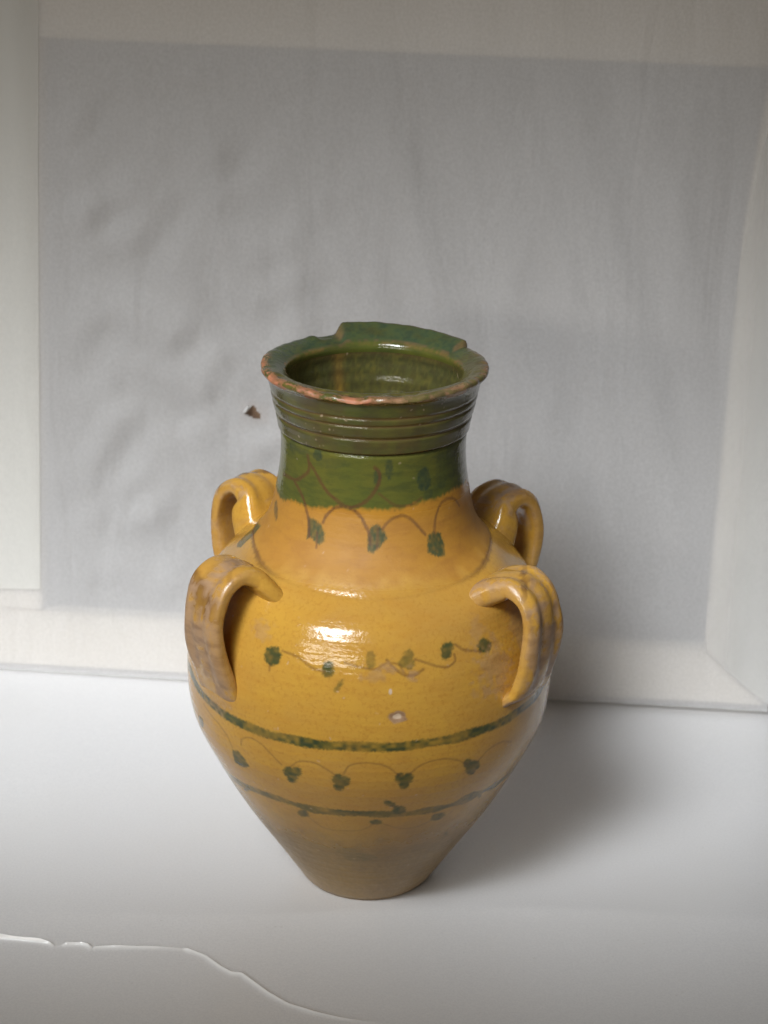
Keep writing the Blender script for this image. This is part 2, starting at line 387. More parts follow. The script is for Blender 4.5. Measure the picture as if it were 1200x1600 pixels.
MOT = json.loads('''{"lines":[["n",4.5,0.75,[[-41.34,323.8],[-37.58,319.9],[-32.33,312.8],[-27.58,307.6],[-20.45,302.7],[-16.2,300.0],[-8.07,301.0],[-2.56,305.2],[1.06,310.0],[3.56,315.0],[4.31,323.0],[1.56,326.6]]],["n",4.5,0.75,[[-42.71,328.0],[-41.71,319.2],[-46.84,312.8],[-52.72,309.0],[-61.35,307.9],[-69.85,307.2]]],["n",4.2,0.8,[[-54.72,307.6],[-48.59,303.1],[-43.96,297.9],[-40.84,291.6],[-39.08,288.1],[-36.08,276.5]]],["n",4.0,0.75,[[-28.58,287.1],[-26.95,291.6],[-22.7,296.9],[-17.57,299.6],[-11.07,298.2],[-6.57,294.4],[-3.31,288.5],[-0.94,282.5],[-0.44,276.8]]],["n",3.5,0.5,[[4.19,309.3],[8.69,305.2],[13.07,301.7],[18.95,300.6],[24.83,301.3],[29.83,304.1]]],["n",3.8,0.65,[[6.32,286.7],[9.19,290.6],[13.57,293.7],[18.07,294.4],[23.08,291.3],[27.33,285.7],[30.96,280.2]]],["n",3.8,0.65,[[37.08,280.8],[39.46,290.2],[43.46,296.9],[50.22,298.9],[57.35,296.2],[61.22,290.6]]],["n",3,0.7,[[-31.46,280.2],[-30.08,271.0]]],["n",3,0.6,[[3.81,286.7],[3.19,274.5]]],["b",3.2,0.55,[[-28.7,215.6],[-22.83,213.9],[-17.07,208.7],[-13.95,207.7]]],["b",3.2,0.5,[[-7.44,214.3],[-3.06,212.3],[2.69,211.6],[5.69,214.6],[9.69,213.3],[10.94,208.3],[13.57,206.3],[16.7,209.3]]],["b",3.5,0.6,[[5.69,216.6],[8.57,210.6],[11.69,206.7],[14.57,206.7],[17.07,209.6]]],["b",3.2,0.6,[[14.82,215.9],[17.95,213.6],[20.95,211.0],[25.7,209.0],[28.2,212.0],[28.2,215.6]]],["b",3.4,0.6,[[29.08,221.2],[31.71,217.2],[35.71,214.9],[38.08,213.3]]],["b",3,0.55,[[-32.21,205.7],[-32.08,202.0]]],["b",2.6,0.42,[[-41.71,144.0],[-41.34,147.8],[-37.71,152.7],[-33.71,151.3],[-30.08,145.7],[-26.58,139.5]]],["b",2.6,0.45,[[-23.2,140.2],[-20.57,145.0],[-15.95,146.1],[-11.94,142.2],[-9.19,138.1]]],["b",2.6,0.45,[[-6.94,139.8],[-5.19,146.4],[-0.56,149.2],[5.07,147.1],[9.82,138.8]]],["b",2.6,0.45,[[12.82,139.5],[16.45,145.7],[22.58,147.8],[28.08,144.3],[31.71,139.1]]],["b",2.6,0.35,[[35.96,138.8],[39.71,145.4],[44.96,147.1],[49.97,143.3]]],["b",2.6,0.4,[[-60.97,158.0],[-56.09,154.1],[-51.47,151.0],[-47.84,145.7],[-46.21,138.4]]],["b",2.4,0.3,[[-21.82,94.8],[-15.7,85.6],[-7.69,85.6],[-1.31,87.8],[2.81,93.8]]],["b",2.4,0.3,[[6.32,93.5],[14.07,87.2],[21.32,88.2],[24.83,91.6]]]],"leaves":[[0.95,[[-39.08,288.1],[-34.33,287.8],[-29.7,285.3],[-26.7,280.5],[-26.33,275.5],[-28.45,273.2],[-32.21,274.8],[-35.46,276.5],[-37.21,274.8],[-38.08,281.9]]],[0.95,[[-1.81,282.5],[0.06,288.1],[3.31,289.5],[6.82,285.3],[8.82,280.5],[5.44,276.5],[1.06,271.7],[-1.56,272.9]]],[0.95,[[32.83,279.1],[35.96,280.8],[40.96,278.8],[42.21,271.7],[39.96,265.7],[36.08,266.0],[30.7,269.2]]],[0.95,[[-28.7,212.6],[-29.08,210.0],[-29.33,207.3],[-30.58,206.0],[-31.83,205.0],[-33.33,205.7],[-34.21,207.3],[-34.96,209.6],[-34.83,212.3],[-34.58,214.9],[-33.08,215.9],[-31.83,216.6],[-30.33,216.9],[-29.45,214.6]]],[0.9,[[-10.69,209.3],[-10.82,207.7],[-11.19,205.7],[-11.94,204.7],[-12.82,204.7],[-13.57,205.0],[-14.2,206.3],[-14.57,208.7],[-14.32,210.6],[-14.07,212.9],[-13.19,213.9],[-12.32,214.6],[-11.44,213.6],[-11.07,211.3]]],[0.45,[[2.06,216.6],[2.06,213.9],[1.44,212.3],[0.94,211.6],[0.31,211.3],[-0.31,212.0],[-0.56,214.3],[-0.81,216.6],[-0.69,218.9],[-0.44,221.2],[0.31,221.5],[0.69,221.5],[1.44,221.2],[2.06,219.2]]],[0.6,[[14.57,214.6],[14.45,212.6],[13.57,210.6],[12.44,210.6],[11.57,211.3],[10.57,211.6],[9.44,212.9],[9.44,215.3],[10.44,216.9],[10.94,218.6],[11.69,220.8],[12.94,220.2],[13.57,218.2],[13.95,216.6]]],[0.6,[[14.32,218.6],[14.07,217.2],[13.7,215.9],[13.07,215.3],[12.57,215.9],[11.82,215.9],[11.57,217.2],[11.57,218.9],[11.69,220.5],[12.07,221.2],[12.69,221.8],[13.45,222.1],[13.82,220.8],[14.2,219.9]]],[0.95,[[27.45,217.6],[26.83,214.9],[25.83,213.9],[24.83,213.6],[23.95,214.3],[23.58,216.3],[23.83,218.2],[23.83,220.5],[24.7,222.1],[25.7,223.1],[26.58,223.1],[27.58,223.1],[28.33,221.8],[28.2,219.5]]],[0.95,[[42.96,214.6],[42.46,212.6],[41.34,211.6],[40.09,211.3],[38.96,212.0],[37.71,212.9],[37.58,215.3],[37.08,217.2],[38.08,218.9],[38.83,220.2],[40.21,220.8],[41.34,219.5],[42.21,218.2],[43.09,216.6]]],[0.55,[[-8.32,199.6],[-8.82,197.5],[-9.44,195.8],[-9.94,195.8],[-10.19,196.2],[-10.07,197.5],[-10.07,198.9],[-9.57,200.9],[-8.94,202.6],[-8.44,203.6],[-7.82,204.3],[-7.57,204.3],[-7.69,202.6],[-7.69,201.3]]],[0.85,[[-46.46,136.1],[-43.59,137.8],[-41.21,133.4],[-39.84,128.4],[-43.46,124.5],[-47.09,125.2]]],[0.9,[[-23.7,125.8],[-24.45,125.8],[-24.95,126.5],[-25.2,127.5],[-25.33,129.1],[-25.2,130.7],[-25.7,131.1],[-26.08,131.7],[-26.2,133.0],[-26.2,134.7],[-25.83,136.4],[-25.33,137.8],[-24.7,138.8],[-24.08,139.5],[-23.45,139.5],[-22.83,138.8],[-22.33,139.8],[-21.7,140.5],[-21.07,140.5],[-20.57,140.2],[-20.2,139.5],[-20.07,138.1],[-20.07,136.4],[-20.45,134.7],[-20.95,133.7],[-21.57,132.7],[-21.57,131.1],[-21.95,129.7],[-22.33,128.1],[-23.08,126.8]]],[0.85,[[-8.94,125.2],[-9.44,125.8],[-9.82,127.1],[-10.07,128.8],[-10.07,130.4],[-9.69,131.7],[-10.07,132.4],[-10.32,133.7],[-10.32,135.4],[-10.19,136.7],[-9.82,138.1],[-9.19,139.1],[-8.69,139.5],[-8.07,139.5],[-7.57,138.8],[-7.32,137.8],[-6.69,138.1],[-6.19,138.1],[-5.69,137.8],[-5.19,136.7],[-4.94,135.4],[-4.94,133.7],[-5.19,132.4],[-5.57,131.1],[-6.19,130.4],[-6.69,129.7],[-6.82,128.4],[-7.32,127.1],[-7.69,125.8],[-8.32,125.2]]],[0.9,[[11.69,127.1],[11.07,127.5],[10.44,128.4],[10.07,130.1],[9.82,131.4],[9.94,133.0],[9.32,133.7],[8.82,134.7],[8.57,136.1],[8.57,137.8],[8.69,139.1],[9.07,140.2],[9.57,140.8],[10.19,140.8],[10.82,140.5],[11.19,139.5],[11.57,140.2],[12.19,140.5],[12.82,140.2],[13.32,139.5],[13.82,138.1],[14.07,136.7],[14.07,135.1],[13.95,133.7],[13.57,132.7],[13.07,132.4],[13.19,130.7],[13.07,129.4],[12.82,128.1],[12.32,127.1]]],[0.8,[[33.71,129.4],[32.96,130.4],[32.33,132.1],[31.83,133.4],[31.58,135.1],[31.71,136.1],[31.08,137.4],[30.7,138.8],[30.33,140.2],[30.33,141.5],[30.7,142.6],[31.21,143.3],[31.83,143.3],[32.46,142.6],[33.08,141.5],[33.71,140.5],[34.21,140.5],[34.83,140.2],[35.71,139.5],[36.33,138.1],[36.83,136.4],[37.08,134.7],[37.08,133.4],[36.83,132.4],[36.33,132.1],[35.58,132.1],[35.71,130.7],[35.58,129.7],[35.21,128.8],[34.46,128.8]]],[0.7,[[-63.1,143.3],[-63.22,141.2],[-63.72,139.5],[-64.47,137.1],[-65.72,135.7],[-67.1,135.1],[-68.1,135.4],[-68.35,137.1],[-68.73,138.8],[-67.6,141.2],[-66.98,143.3],[-65.72,144.3],[-64.72,144.3],[-63.85,144.3]]],[0.7,[[-20.95,97.3],[-21.32,95.4],[-22.33,94.2],[-23.33,92.9],[-24.58,92.9],[-25.08,93.8],[-25.7,95.1],[-25.33,97.0],[-24.83,98.9],[-23.83,100.2],[-22.83,101.1],[-21.7,101.4],[-21.2,100.2],[-20.95,98.9]]],[0.95,[[13.57,106.2],[13.57,104.3],[12.57,103.3],[11.82,101.8],[10.57,102.4],[9.44,103.3],[8.69,105.2],[8.82,107.4],[8.94,109.0],[9.07,111.2],[10.07,111.5],[11.19,110.9],[12.32,110.3],[13.07,108.4]]],[0.8,[[9.82,111.5],[9.32,111.2],[8.69,110.6],[7.94,110.6],[6.94,111.9],[6.19,113.4],[5.44,114.7],[5.69,115.9],[5.82,116.9],[6.32,117.5],[7.32,116.9],[8.07,115.6],[9.07,114.4],[9.57,112.8]]],[0.75,[[5.82,95.4],[5.82,94.5],[5.07,93.5],[4.19,93.2],[2.94,93.2],[1.81,93.5],[1.44,94.8],[1.06,95.7],[1.31,96.7],[1.94,97.6],[2.94,98.3],[4.06,98.3],[5.07,97.6],[5.82,96.7]]],[0.7,[[30.08,94.2],[30.08,92.9],[29.45,91.6],[28.7,90.4],[27.2,89.7],[25.7,90.4],[24.7,91.6],[24.2,93.2],[24.2,94.5],[24.45,96.1],[25.33,97.3],[26.7,97.3],[28.2,97.3],[29.33,96.1]]],[0.6,[[45.84,100.5],[45.96,99.5],[45.84,99.2],[45.34,99.2],[44.71,99.5],[44.09,100.5],[43.46,101.4],[43.09,102.7],[43.09,103.3],[43.09,104.0],[43.46,104.3],[44.09,103.7],[44.71,102.7],[45.34,101.8]]],[0.5,[[37.58,69.3],[38.08,68.1],[37.96,67.2],[37.58,67.2],[36.96,67.5],[36.21,68.7],[35.71,69.9],[35.08,70.8],[35.08,71.7],[35.21,72.3],[35.58,72.3],[35.96,72.3],[36.71,71.7],[37.33,70.2]]],[0.6,[[-46.59,103.0],[-47.21,101.1],[-48.21,99.2],[-49.47,97.6],[-50.84,96.1],[-51.47,96.4],[-52.47,96.1],[-51.84,98.0],[-50.59,100.2],[-49.47,102.7],[-48.21,104.0],[-46.84,105.6],[-46.09,105.9],[-46.21,104.3]]],[0.22,[[5.69,56.3],[3.69,54.3],[2.56,52.3],[-0.94,51.8],[-4.44,51.2],[-7.32,51.5],[-10.07,52.3],[-10.69,54.6],[-10.19,56.8],[-6.94,59.1],[-4.31,61.4],[-0.56,61.4],[2.06,60.2],[4.06,58.5]]],[0.15,[[-3.56,63.4],[-4.19,61.4],[-6.07,59.9],[-8.07,58.5],[-10.69,57.7],[-12.44,58.2],[-14.7,58.5],[-13.82,60.5],[-14.07,62.5],[-11.57,64.0],[-9.94,66.0],[-7.32,66.6],[-5.44,66.0],[-4.19,64.9]]],[0.8,[[-96.49,260.9],[-84.99,264.6],[-84.36,258.0],[-82.36,251.0],[-86.49,248.3],[-91.86,248.0],[-94.37,253.8]]]],"dabs":[[0.8,[[-31.46,331.1],[-31.58,329.3],[-32.33,327.6],[-33.83,326.6],[-35.46,326.2],[-36.71,326.9],[-37.71,328.0],[-37.96,329.7],[-37.58,331.4],[-36.71,333.5],[-34.96,334.2],[-33.58,334.5],[-32.33,333.9],[-31.83,332.5]]],[0.75,[[5.44,319.9],[4.94,317.8],[4.31,315.7],[3.81,314.6],[2.44,314.6],[1.69,315.7],[0.94,317.4],[0.69,319.9],[0.69,322.3],[1.44,323.8],[2.19,325.9],[3.31,325.9],[4.31,324.5],[4.69,322.0]]],[0.75,[[12.44,325.5],[11.94,323.0],[11.44,320.6],[10.82,318.8],[9.57,318.8],[8.94,320.9],[7.82,322.7],[7.94,325.9],[7.94,328.6],[8.32,331.4],[9.32,332.1],[10.44,331.8],[11.44,331.1],[12.19,328.6]]],[0.9,[[37.46,314.6],[36.71,311.4],[35.21,308.6],[33.33,307.9],[31.08,308.3],[29.08,309.7],[28.2,313.2],[27.33,316.7],[27.7,320.2],[29.45,322.3],[31.33,323.8],[33.58,324.5],[35.58,321.6],[36.46,318.1]]],[0.5,[[38.58,305.2],[38.08,303.8],[37.21,303.1],[35.83,302.7],[34.08,302.4],[32.71,303.4],[31.83,304.8],[31.96,306.5],[32.21,307.6],[33.21,309.0],[34.58,309.7],[36.21,309.0],[37.71,307.9],[38.46,306.5]]],[0.7,[[-68.98,282.5],[-67.35,280.2],[-66.6,277.8],[-66.98,276.5],[-68.6,276.5],[-70.35,277.1],[-72.6,278.1],[-75.11,279.8],[-76.98,282.2],[-77.86,284.3],[-76.48,285.7],[-75.23,287.1],[-72.73,286.7],[-70.6,284.6]]],[0.35,[[51.34,317.8],[50.72,311.8],[48.72,307.9],[46.34,305.8],[44.34,307.6],[42.21,309.0],[41.71,315.0],[41.21,320.2],[40.96,326.6],[41.96,331.1],[44.09,331.8],[46.21,332.5],[48.47,328.0],[49.97,323.0]]],[0.35,[[62.35,320.9],[61.85,314.6],[58.85,311.8],[56.09,309.0],[53.59,311.8],[51.22,313.9],[50.47,319.5],[49.84,324.8],[49.59,330.0],[50.72,333.9],[52.34,335.6],[54.84,336.3],[58.1,332.8],[61.1,327.3]]],[0.3,[[-12.07,328.6],[-13.7,326.9],[-17.07,325.5],[-21.2,324.1],[-26.83,322.7],[-31.71,322.7],[-34.71,323.4],[-37.08,324.1],[-35.08,325.9],[-31.46,328.0],[-26.95,330.0],[-20.95,331.1],[-16.32,330.7],[-14.07,329.7]]],[0.3,[[-40.96,334.2],[-40.84,332.5],[-43.21,330.4],[-46.34,328.6],[-50.22,327.6],[-53.97,327.3],[-57.35,327.6],[-57.09,329.3],[-55.84,331.4],[-52.97,333.5],[-49.59,335.9],[-45.84,337.0],[-42.34,337.0],[-39.84,336.3]]],[0.35,[[-52.72,333.2],[-53.34,330.0],[-54.59,327.3],[-56.22,324.8],[-58.35,323.8],[-59.85,325.5],[-61.97,326.9],[-61.47,330.4],[-61.22,333.5],[-58.47,335.9],[-56.47,338.0],[-54.22,339.7],[-52.59,339.0],[-51.97,336.6]]]],"band1":[[-85.11,166.3],[-75.23,170.5],[-68.1,167.4],[-58.97,164.2],[-50.34,161.8],[-42.84,160.4],[-35.08,160.1],[-28.2,159.7],[-19.82,160.1],[-9.94,160.4],[-0.56,160.4],[8.57,160.8],[20.07,161.1],[30.7,161.8],[40.21,162.2],[48.47,163.2],[59.1,166.3],[69.35,169.5]],"band2":[[-57.35,100.8],[-42.46,104.9],[-30.83,105.2],[-20.82,104.0],[-9.32,103.7],[1.56,104.0],[12.82,102.7],[24.58,102.4],[34.96,103.7],[46.71,104.9],[56.47,104.6]],"glz":[[-65.85,292.0],[-45.09,294.1],[-35.33,295.5],[-18.7,297.9],[-3.56,298.6],[6.94,298.9],[22.08,300.3],[39.71,302.0],[58.72,302.4]],"spots":[[8.82,180.6],[6.69,197.2]]}''')
PXM = 1 / 2250.

class Paint:
    """painted decoration: masks over a (rows, angle) grid of heights"""
    def __init__(s, Z):
        s.Z = Z; n = Z.shape
        s.a = np.zeros(n + (4,)); s.b = np.zeros(n + (4,)); s.c = np.zeros(n + (4,))
        s.T = np.broadcast_to(TW[None, :], n); s.S = S_of(Z)
        s.zr = (Z.min(), Z.max())
        u = np.radians(s.T + 180) * .10
        s.n1 = lattice(np.clip(u * 400, 0, 258), np.clip(s.S * 400, 0, 198), 258, 198, 21)
        s.n2 = lattice(np.clip(u * 1100, 0, 698), np.clip(s.S * 1100, 0, 598), 698, 598, 22)
        s.n3 = lattice(np.clip(u * 120, 0, 78), np.clip(s.S * 120, 0, 78), 78, 78, 23)
    def window(s, P, pad):
        t0, t1, z0, z1 = P[:, 0].min(), P[:, 0].max(), P[:, 1].min(), P[:, 1].max()
        if z1 + pad < s.zr[0] or z0 - pad > s.zr[1]: return None
        pt = np.degrees(pad / .055)
        return (s.T > t0 - pt) & (s.T < t1 + pt) & (s.Z > z0 - pad) & (s.Z < z1 + pad)
    def local(s, m, P):
        tc, zc = P[:, 0].mean(), P[:, 1].mean(); r = R_of(zc)
        q = np.stack([np.radians(P[:, 0] - tc) * R_of(P[:, 1]), S_of(P[:, 1]) - S_of(zc)], -1)
        x = np.stack([np.radians(s.T[m] - tc) * R_of(s.Z[m]), s.S[m] - S_of(zc)], -1)
        return q, x
    def line(s, chan, pts, width, strength, soft=.0005, rag=.35):
        P = np.array(pts, float)
        if len(P) > 2: P = hermite(P * [.0016, 1], 70) / [.0016, 1]
        m = s.window(P, width + .003)
        if m is None or not m.any(): return
        q, x = s.local(m, P)
        d = np.full(len(x), 1.)
        for a, b in zip(q[:-1], q[1:]):
            ab = b - a; t = np.clip(((x - a) @ ab) / max(ab @ ab, 1e-12), 0, 1)
            d = np.minimum(d, np.hypot(*(x - a - t[:, None] * ab).T))
        d = d + (s.n1[m] - .5) * width * rag + (s.n2[m] - .5) * width * rag * .7
        v = strength * (1 - sstep(width / 2 - soft, width / 2 + soft, d)) * (.72 + .5 * s.n1[m])
        arr, k = chan; cur = arr[..., k]; cur[m] = np.maximum(cur[m], np.clip(v, 0, 1))
    def poly(s, chan, pts, strength, soft=.0006):
        P = np.array(pts, float); m = s.window(P, .003)
        if m is None or not m.any(): return
        q, x = s.local(m, P)
        d = np.full(len(x), 1.); ins = np.zeros(len(x), bool)
        for a, b in zip(q, np.roll(q, -1, 0)):
            ab = b - a; t = np.clip(((x - a) @ ab) / max(ab @ ab, 1e-12), 0, 1)
            d = np.minimum(d, np.hypot(*(x - a - t[:, None] * ab).T))
            c = (a[1] > x[:, 1]) != (b[1] > x[:, 1])
            xi = a[0] + (x[:, 1] - a[1]) / (b[1] - a[1] + 1e-15) * ab[0]
            ins ^= c & (x[:, 0] < xi)
        sd = np.where(ins, d, -d) + (s.n2[m] - .5) * .0012
        v = strength * sstep(-soft, soft, sd) * (.62 + .55 * s.n1[m])
        arr, k = chan; cur = arr[..., k]; cur[m] = np.maximum(cur[m], np.clip(v, 0, 1))

def mm(pts): return [(p[0], p[1] * .001) for p in pts]
def decorate(Z, part):
    p = Paint(Z); T = p.T
    G, BR, CL, DK = ((p.a, i) for i in range(4)); DU, WE, TE, PA = ((p.b, i) for i in range(4))
    # green glaze dipped over the neck and rim
    gl = np.array(MOT['glz']); gz = np.interp(T, gl[:, 0], gl[:, 1]) * .001
    gz = gz + .0012 * wav(np.radians(T), 0, 3, 14, 0, 8, 4)
    p.a[..., 0] = sstep(-.0016, .0020, Z - gz + (p.n1 - .5) * .0022)
    # leaves in copper green, the two bands
    for st, pts in MOT['leaves']: p.poly(DK, mm(pts), st * .56, .0012); p.poly(G, mm(pts), min(1, st * .93), .0012)
    for st, pts in MOT['dabs']: p.poly(DK, mm(pts), st * .85, .0011)
    b1 = np.array(MOT['band1']); z1 = np.interp(T, b1[:, 0], b1[:, 1]) * .001 + .00035 * wav(np.radians(T), 0, 5, 30, 0, 10, 8)
    w1 = .0033 * (1 + .18 * wav(np.radians(T), 0, 4, 24, 0, 8, 31)) ; d1 = np.abs(S_of(Z) - S_of(z1)) + (p.n2 - .5) * .0011 + (p.n1 - .5) * .0005
    v = (1 - sstep(w1 - .0012, w1 + .0010, d1)) * np.clip(.72 + .55 * (p.n3 - .4) + .35 * (p.n1 - .5), .25, .95)
    p.a[..., 0] = np.maximum(p.a[..., 0], v); p.a[..., 3] = np.maximum(p.a[..., 3], v * np.clip(.35 + .9 * (p.n1 - .4), 0, .8))
    b2 = np.array(MOT['band2']); z2 = np.interp(T, b2[:, 0], b2[:, 1]) * .001 + .00035 * wav(np.radians(T), 0, 5, 30, 0, 10, 18)
    w2 = .0034 * (1 + .3 * wav(np.radians(T), 0, 4, 30, 0, 8, 33)); d2 = np.abs(S_of(Z) - S_of(z2)) + (p.n2 - .5) * .0014
    v = (1 - sstep(w2 - .0012, w2 + .0010, d2)) * (.58 + .45 * (p.n3 - .5) + .3 * (p.n1 - .5))
    p.a[..., 0] = np.maximum(p.a[..., 0], v); p.a[..., 3] = np.maximum(p.a[..., 3], v * .5)
    for k, wpx, st, pts in MOT['lines']: p.line(BR, mm(pts), wpx * PXM * 1.15, min(1, st * .95), .0008)
    # bare, dusty lower body, coloured darker to add its underside shade
    dz = sstep(.112, .050, Z + (p.n3 - .5) * .012); p.b[..., 0] = np.clip(dz * (.80 + .2 * p.n1), 0, 1)
    p.b[..., 3] = np.maximum(p.b[..., 3], .16 * sstep(.030, .006, Z + (p.n3 - .5) * .012))  # foot lightened in colour, standing for bounce off the paper
    # chip in the glaze above the upper band, and a tiny one over it
    (t1, s1), (t2, s2) = MOT['spots']
    ring = lambda t, z, rx, rz: np.hypot(np.radians(T - t) * .125 / rx, (S_of(Z) - S_of(z * .001)) / rz)
    d = ring(t1, s1, .0065, .0042); p.b[..., 1] = np.maximum(p.b[..., 1], .9 * (1 - sstep(.75, 1.1, d + (p.n1 - .5) * .4)))
    p.b[..., 3] = np.maximum(p.b[..., 3], 1 - sstep(.25, .5, d + (p.n1 - .5) * .3))
    p.b[..., 3] = np.maximum(p.b[..., 3], 1 - sstep(.6, 1., ring(t2, s2, .0014, .0024)))
    # scuffs round the garland, fine pale scratches and nicks
    for t, z, rx, rz, st in ((6.5, 211, .008, .005, .5), (13, 208, .006, .006, .55), (2, 206, .012, .004, .35), (-38, 225, .012, .008, .35), (38, 226, .010, .012, .30), (43, 200, .020, .022, .50), (-52, 168, .014, .010, .40), (60, 215, .02, .03, .35)):
        d = ring(t, z, rx, rz) + (p.n1 - .5) * .9 + (p.n3 - .5) * .6
        p.b[..., 1] = np.maximum(p.b[..., 1], st * (1 - sstep(.3, 1.1, d)))
    r = np.random.RandomState(5)
    z0, z1_ = p.zr
    nick = {'body': 70, 'neck': 16, 'rim': 42}[part]
    for _ in range(nick):
        t, z = r.uniform(-95, 95), r.uniform(z0, z1_); l = r.uniform(.0003, .0014) if part == 'body' else r.uniform(.0001, .0009)
        if part == 'body' and r.rand() < .45: z = r.uniform(.095, .205)
        if part == 'rim' and r.rand() < .5: t = r.uniform(-75, -20); z = r.uniform(.334, .352)
        a = r.uniform(0, pi)
        p.line(PA, [(t, z), (t + np.degrees(l * cos(a) / R_of(z)), z + l * sin(a))], r.uniform(.0005, .0011) , r.uniform(.15, .6), .0005)
    # old grime in the joint of neck and shoulder
    if part in ('body', 'neck'):
        jz = zj(T); v = (1 - sstep(.0003, .0016, np.abs(Z - jz) + (p.n1 - .5) * .0008)) * sstep(30, 65, np.abs(T)) * .6
        v = v + (1 - sstep(.0003, .0012, np.abs(Z - jz))) * .06
        p.a[..., 1] = np.maximum(p.a[..., 1], v)
    return p

def lathe(name, Z, R, p, parent=jar, flip=False):
    n = Z.shape[0]
    V = np.stack([R * np.sin(THETA)[None, :], -R * np.cos(THETA)[None, :], Z], -1).reshape(-1, 3)
    return raw_mesh(name, V, grid_quads(n, NTH, wrap=True, flip=flip), GLAZE, parent,
                    {'mask_a': p.a.reshape(-1, 4), 'mask_b': p.b.reshape(-1, 4), 'mask_c': p.c.reshape(-1, 4)})

def hand(Z, amp=1.):     # slight unevenness of hand throwing
    th = THETA[None, :]
    return amp * (.0006 * wav(th, Z, 1, 3, 25, 6, 1) + .000022 * np.sin(Z * 900 + .6 * np.sin(th)) * (1 + np.sin(Z * 61 + th)) + .000018 * np.sin(Z * 1730 + 1.1 + np.sin(th * 2)))
HANDLES = ((-54, -.001, .001, .041, 1, .65, .45), (56, .002, -.004, .041, 2, .5, .9), (-130, 0, .011, .037, 3, .35, 1.6), (127, .001, .009, .037, 4, .45, 1.6))
def mounds(Z):           # clay smoothed from the handle ends onto the shoulder and belly
    out = 0
    for th, dr, dz, *_ in HANDLES:
        dt = (TW[None, :] - th + 180) % 360 - 180
        out = out + .0085 * np.exp(-(dt / 19.) ** 2) * np.exp(-((Z - .2445) / .0125) ** 2) + .0022 * np.exp(-(dt / 11.) ** 2) * np.exp(-((Z - .176) / .010) ** 2)
    return out * sstep(.264, .252, Z)
def joint(Z): return -.0005 * np.exp(-((Z - ZJ[None, :]) / .0022) ** 2)

# belly and shoulder
v = np.concatenate([np.linspace(0, 1, 440)])[:, None]
Z = v * ZJ[None, :]
R = R_of(Z) + hand(Z) * sstep(0, .02, Z) + joint(Z) + mounds(Z)
ft = sstep(.006, 0, Z); R = R - .0016 * ft * ft
p = decorate(Z, 'body')
(t1, s1), _ = MOT['spots']
R = R - .0010 * np.exp(-(np.hypot((TW[None, :] - t1) * .00218 / .0045, (Z - s1 * .001) / .0030)) ** 2)
body = lathe('body', Z, R, p)
# neck
ZT = .3343
Z = ZJ[None, :] + np.linspace(0, 1, 170)[:, None] * (ZT - ZJ[None, :])
R = R_of(Z) + hand(Z, .8) + joint(Z) + mounds(Z) - .0010 * np.exp(-((Z - .3343) / .0012) ** 2)
p = decorate(Z, 'neck')
p.c[..., 0] = sstep(.249, .258, Z) * sstep(.300, .288, Z) * (.95 + .1 * (p.n3 - .5))
p.c[..., 1] = sstep(.250, .262, Z + (p.n3 - .5) * .008) * .85
neck = lathe('neck', Z, R, p)
# flared and ridged rim, lip broken away except at the back
def intact(tw):
    t = np.where(tw < 0, tw + 360, tw)
    return sstep(124.2, 125.4, t) * (1 - sstep(197.5, 203.5, t)) * (.58 + .42 * sstep(124, 192, t))
I = intact(TW)
zo = np.concatenate([np.linspace(ZT, .371, 90)])[:, None] + np.zeros((1, NTH))
Ro = R_of(zo) + .0012 * sstep(.3345, .3362, zo) * sstep(.372, .350, zo) + hand(zo, .6)
for zg, dp, wg in ((.3343, .0010, .0012), (.3462, .0010, .0012), (.3554, .0008, .0010), (.3608, .0007, .0010)):
    Ro = Ro - dp * np.exp(-((zo - zg) / wg) ** 2)
lip_c = np.array([(.371, .0722), (.3736, .0744), (.3758, .0752), (.3776, .0745), (.3785, .0720), (.3779, .0676), (.3763, .0632), (.3746, .0600), (.3732, .0583), (.3710, .0577), (.3685, .0581)])
lip_i = np.array([(.371, .0722), (.3755, .0748), (.3802, .0768), (.3842, .0772), (.3853, .0752), (.3838, .0712), (.3802, .0660), (.3766, .0614), (.3736, .0585), (.3710, .0577), (.3685, .0581)])
NL = 70
lc, li = hermite(lip_c, NL), hermite(lip_i, NL)
u = np.linspace(0, 1, NL)[:, None]; edge = sstep(.02, .22, u) * sstep(.62, .42, u)
chip = wav(THETA, 0, 9, 60, 0, 22, 41); chip2 = wav(THETA, 0, 3, 9, 0, 9, 44)
frontdrop = -.0016 * np.exp(-((TW - 2) / 45.) ** 2)
bite = np.zeros(NTH)
for t, wd, dp in ((-11, 7, .0022), (-28, 6, .0010), (-62, 8, .0018), (-82, 9, .0010), (14, 4, .0009), (22, 3, .0008), (-150, 6, .0010), (-143, 3, -.0012), (70, 10, .0008)):
    bite = bite + dp * 1.05 * np.exp(-((TW - t) / wd) ** 2)
Zl = lc[:, 0:1] + (li[:, 0:1] - lc[:, 0:1]) * I[None, :] + edge * ((1 - I) * (frontdrop - bite + .0002 * chip + .0004 * chip2))[None, :] + edge * (.0002 * chip * I)[None, :]
Rl = lc[:, 1:2] + (li[:, 1:2] - lc[:, 1:2]) * I[None, :] + edge * ((1 - I) * (-.5 * np.abs(bite) + .00035 * np.roll(chip, 31)))[None, :]
dR = (Ro[-1] - lc[0, 1])[None, :] * sstep(.3, 0, u); Rl = Rl + dR
Z = np.concatenate([zo, Zl[1:]]); R = np.concatenate([Ro, Rl[1:]])
p = decorate(np.minimum(Z, .3775), 'rim')
p.a[..., 0] = 1.0
U = np.concatenate([np.full((90, 1), -.2), u[1:]]) + np.zeros((1, NTH))
T = np.broadcast_to(TW[None, :], U.shape); n1, n2, n3 = p.n1, p.n2, lattice(np.radians(T + 180) * 9, np.clip(U * 3 + 1, 0, 8), 60, 9, 77)
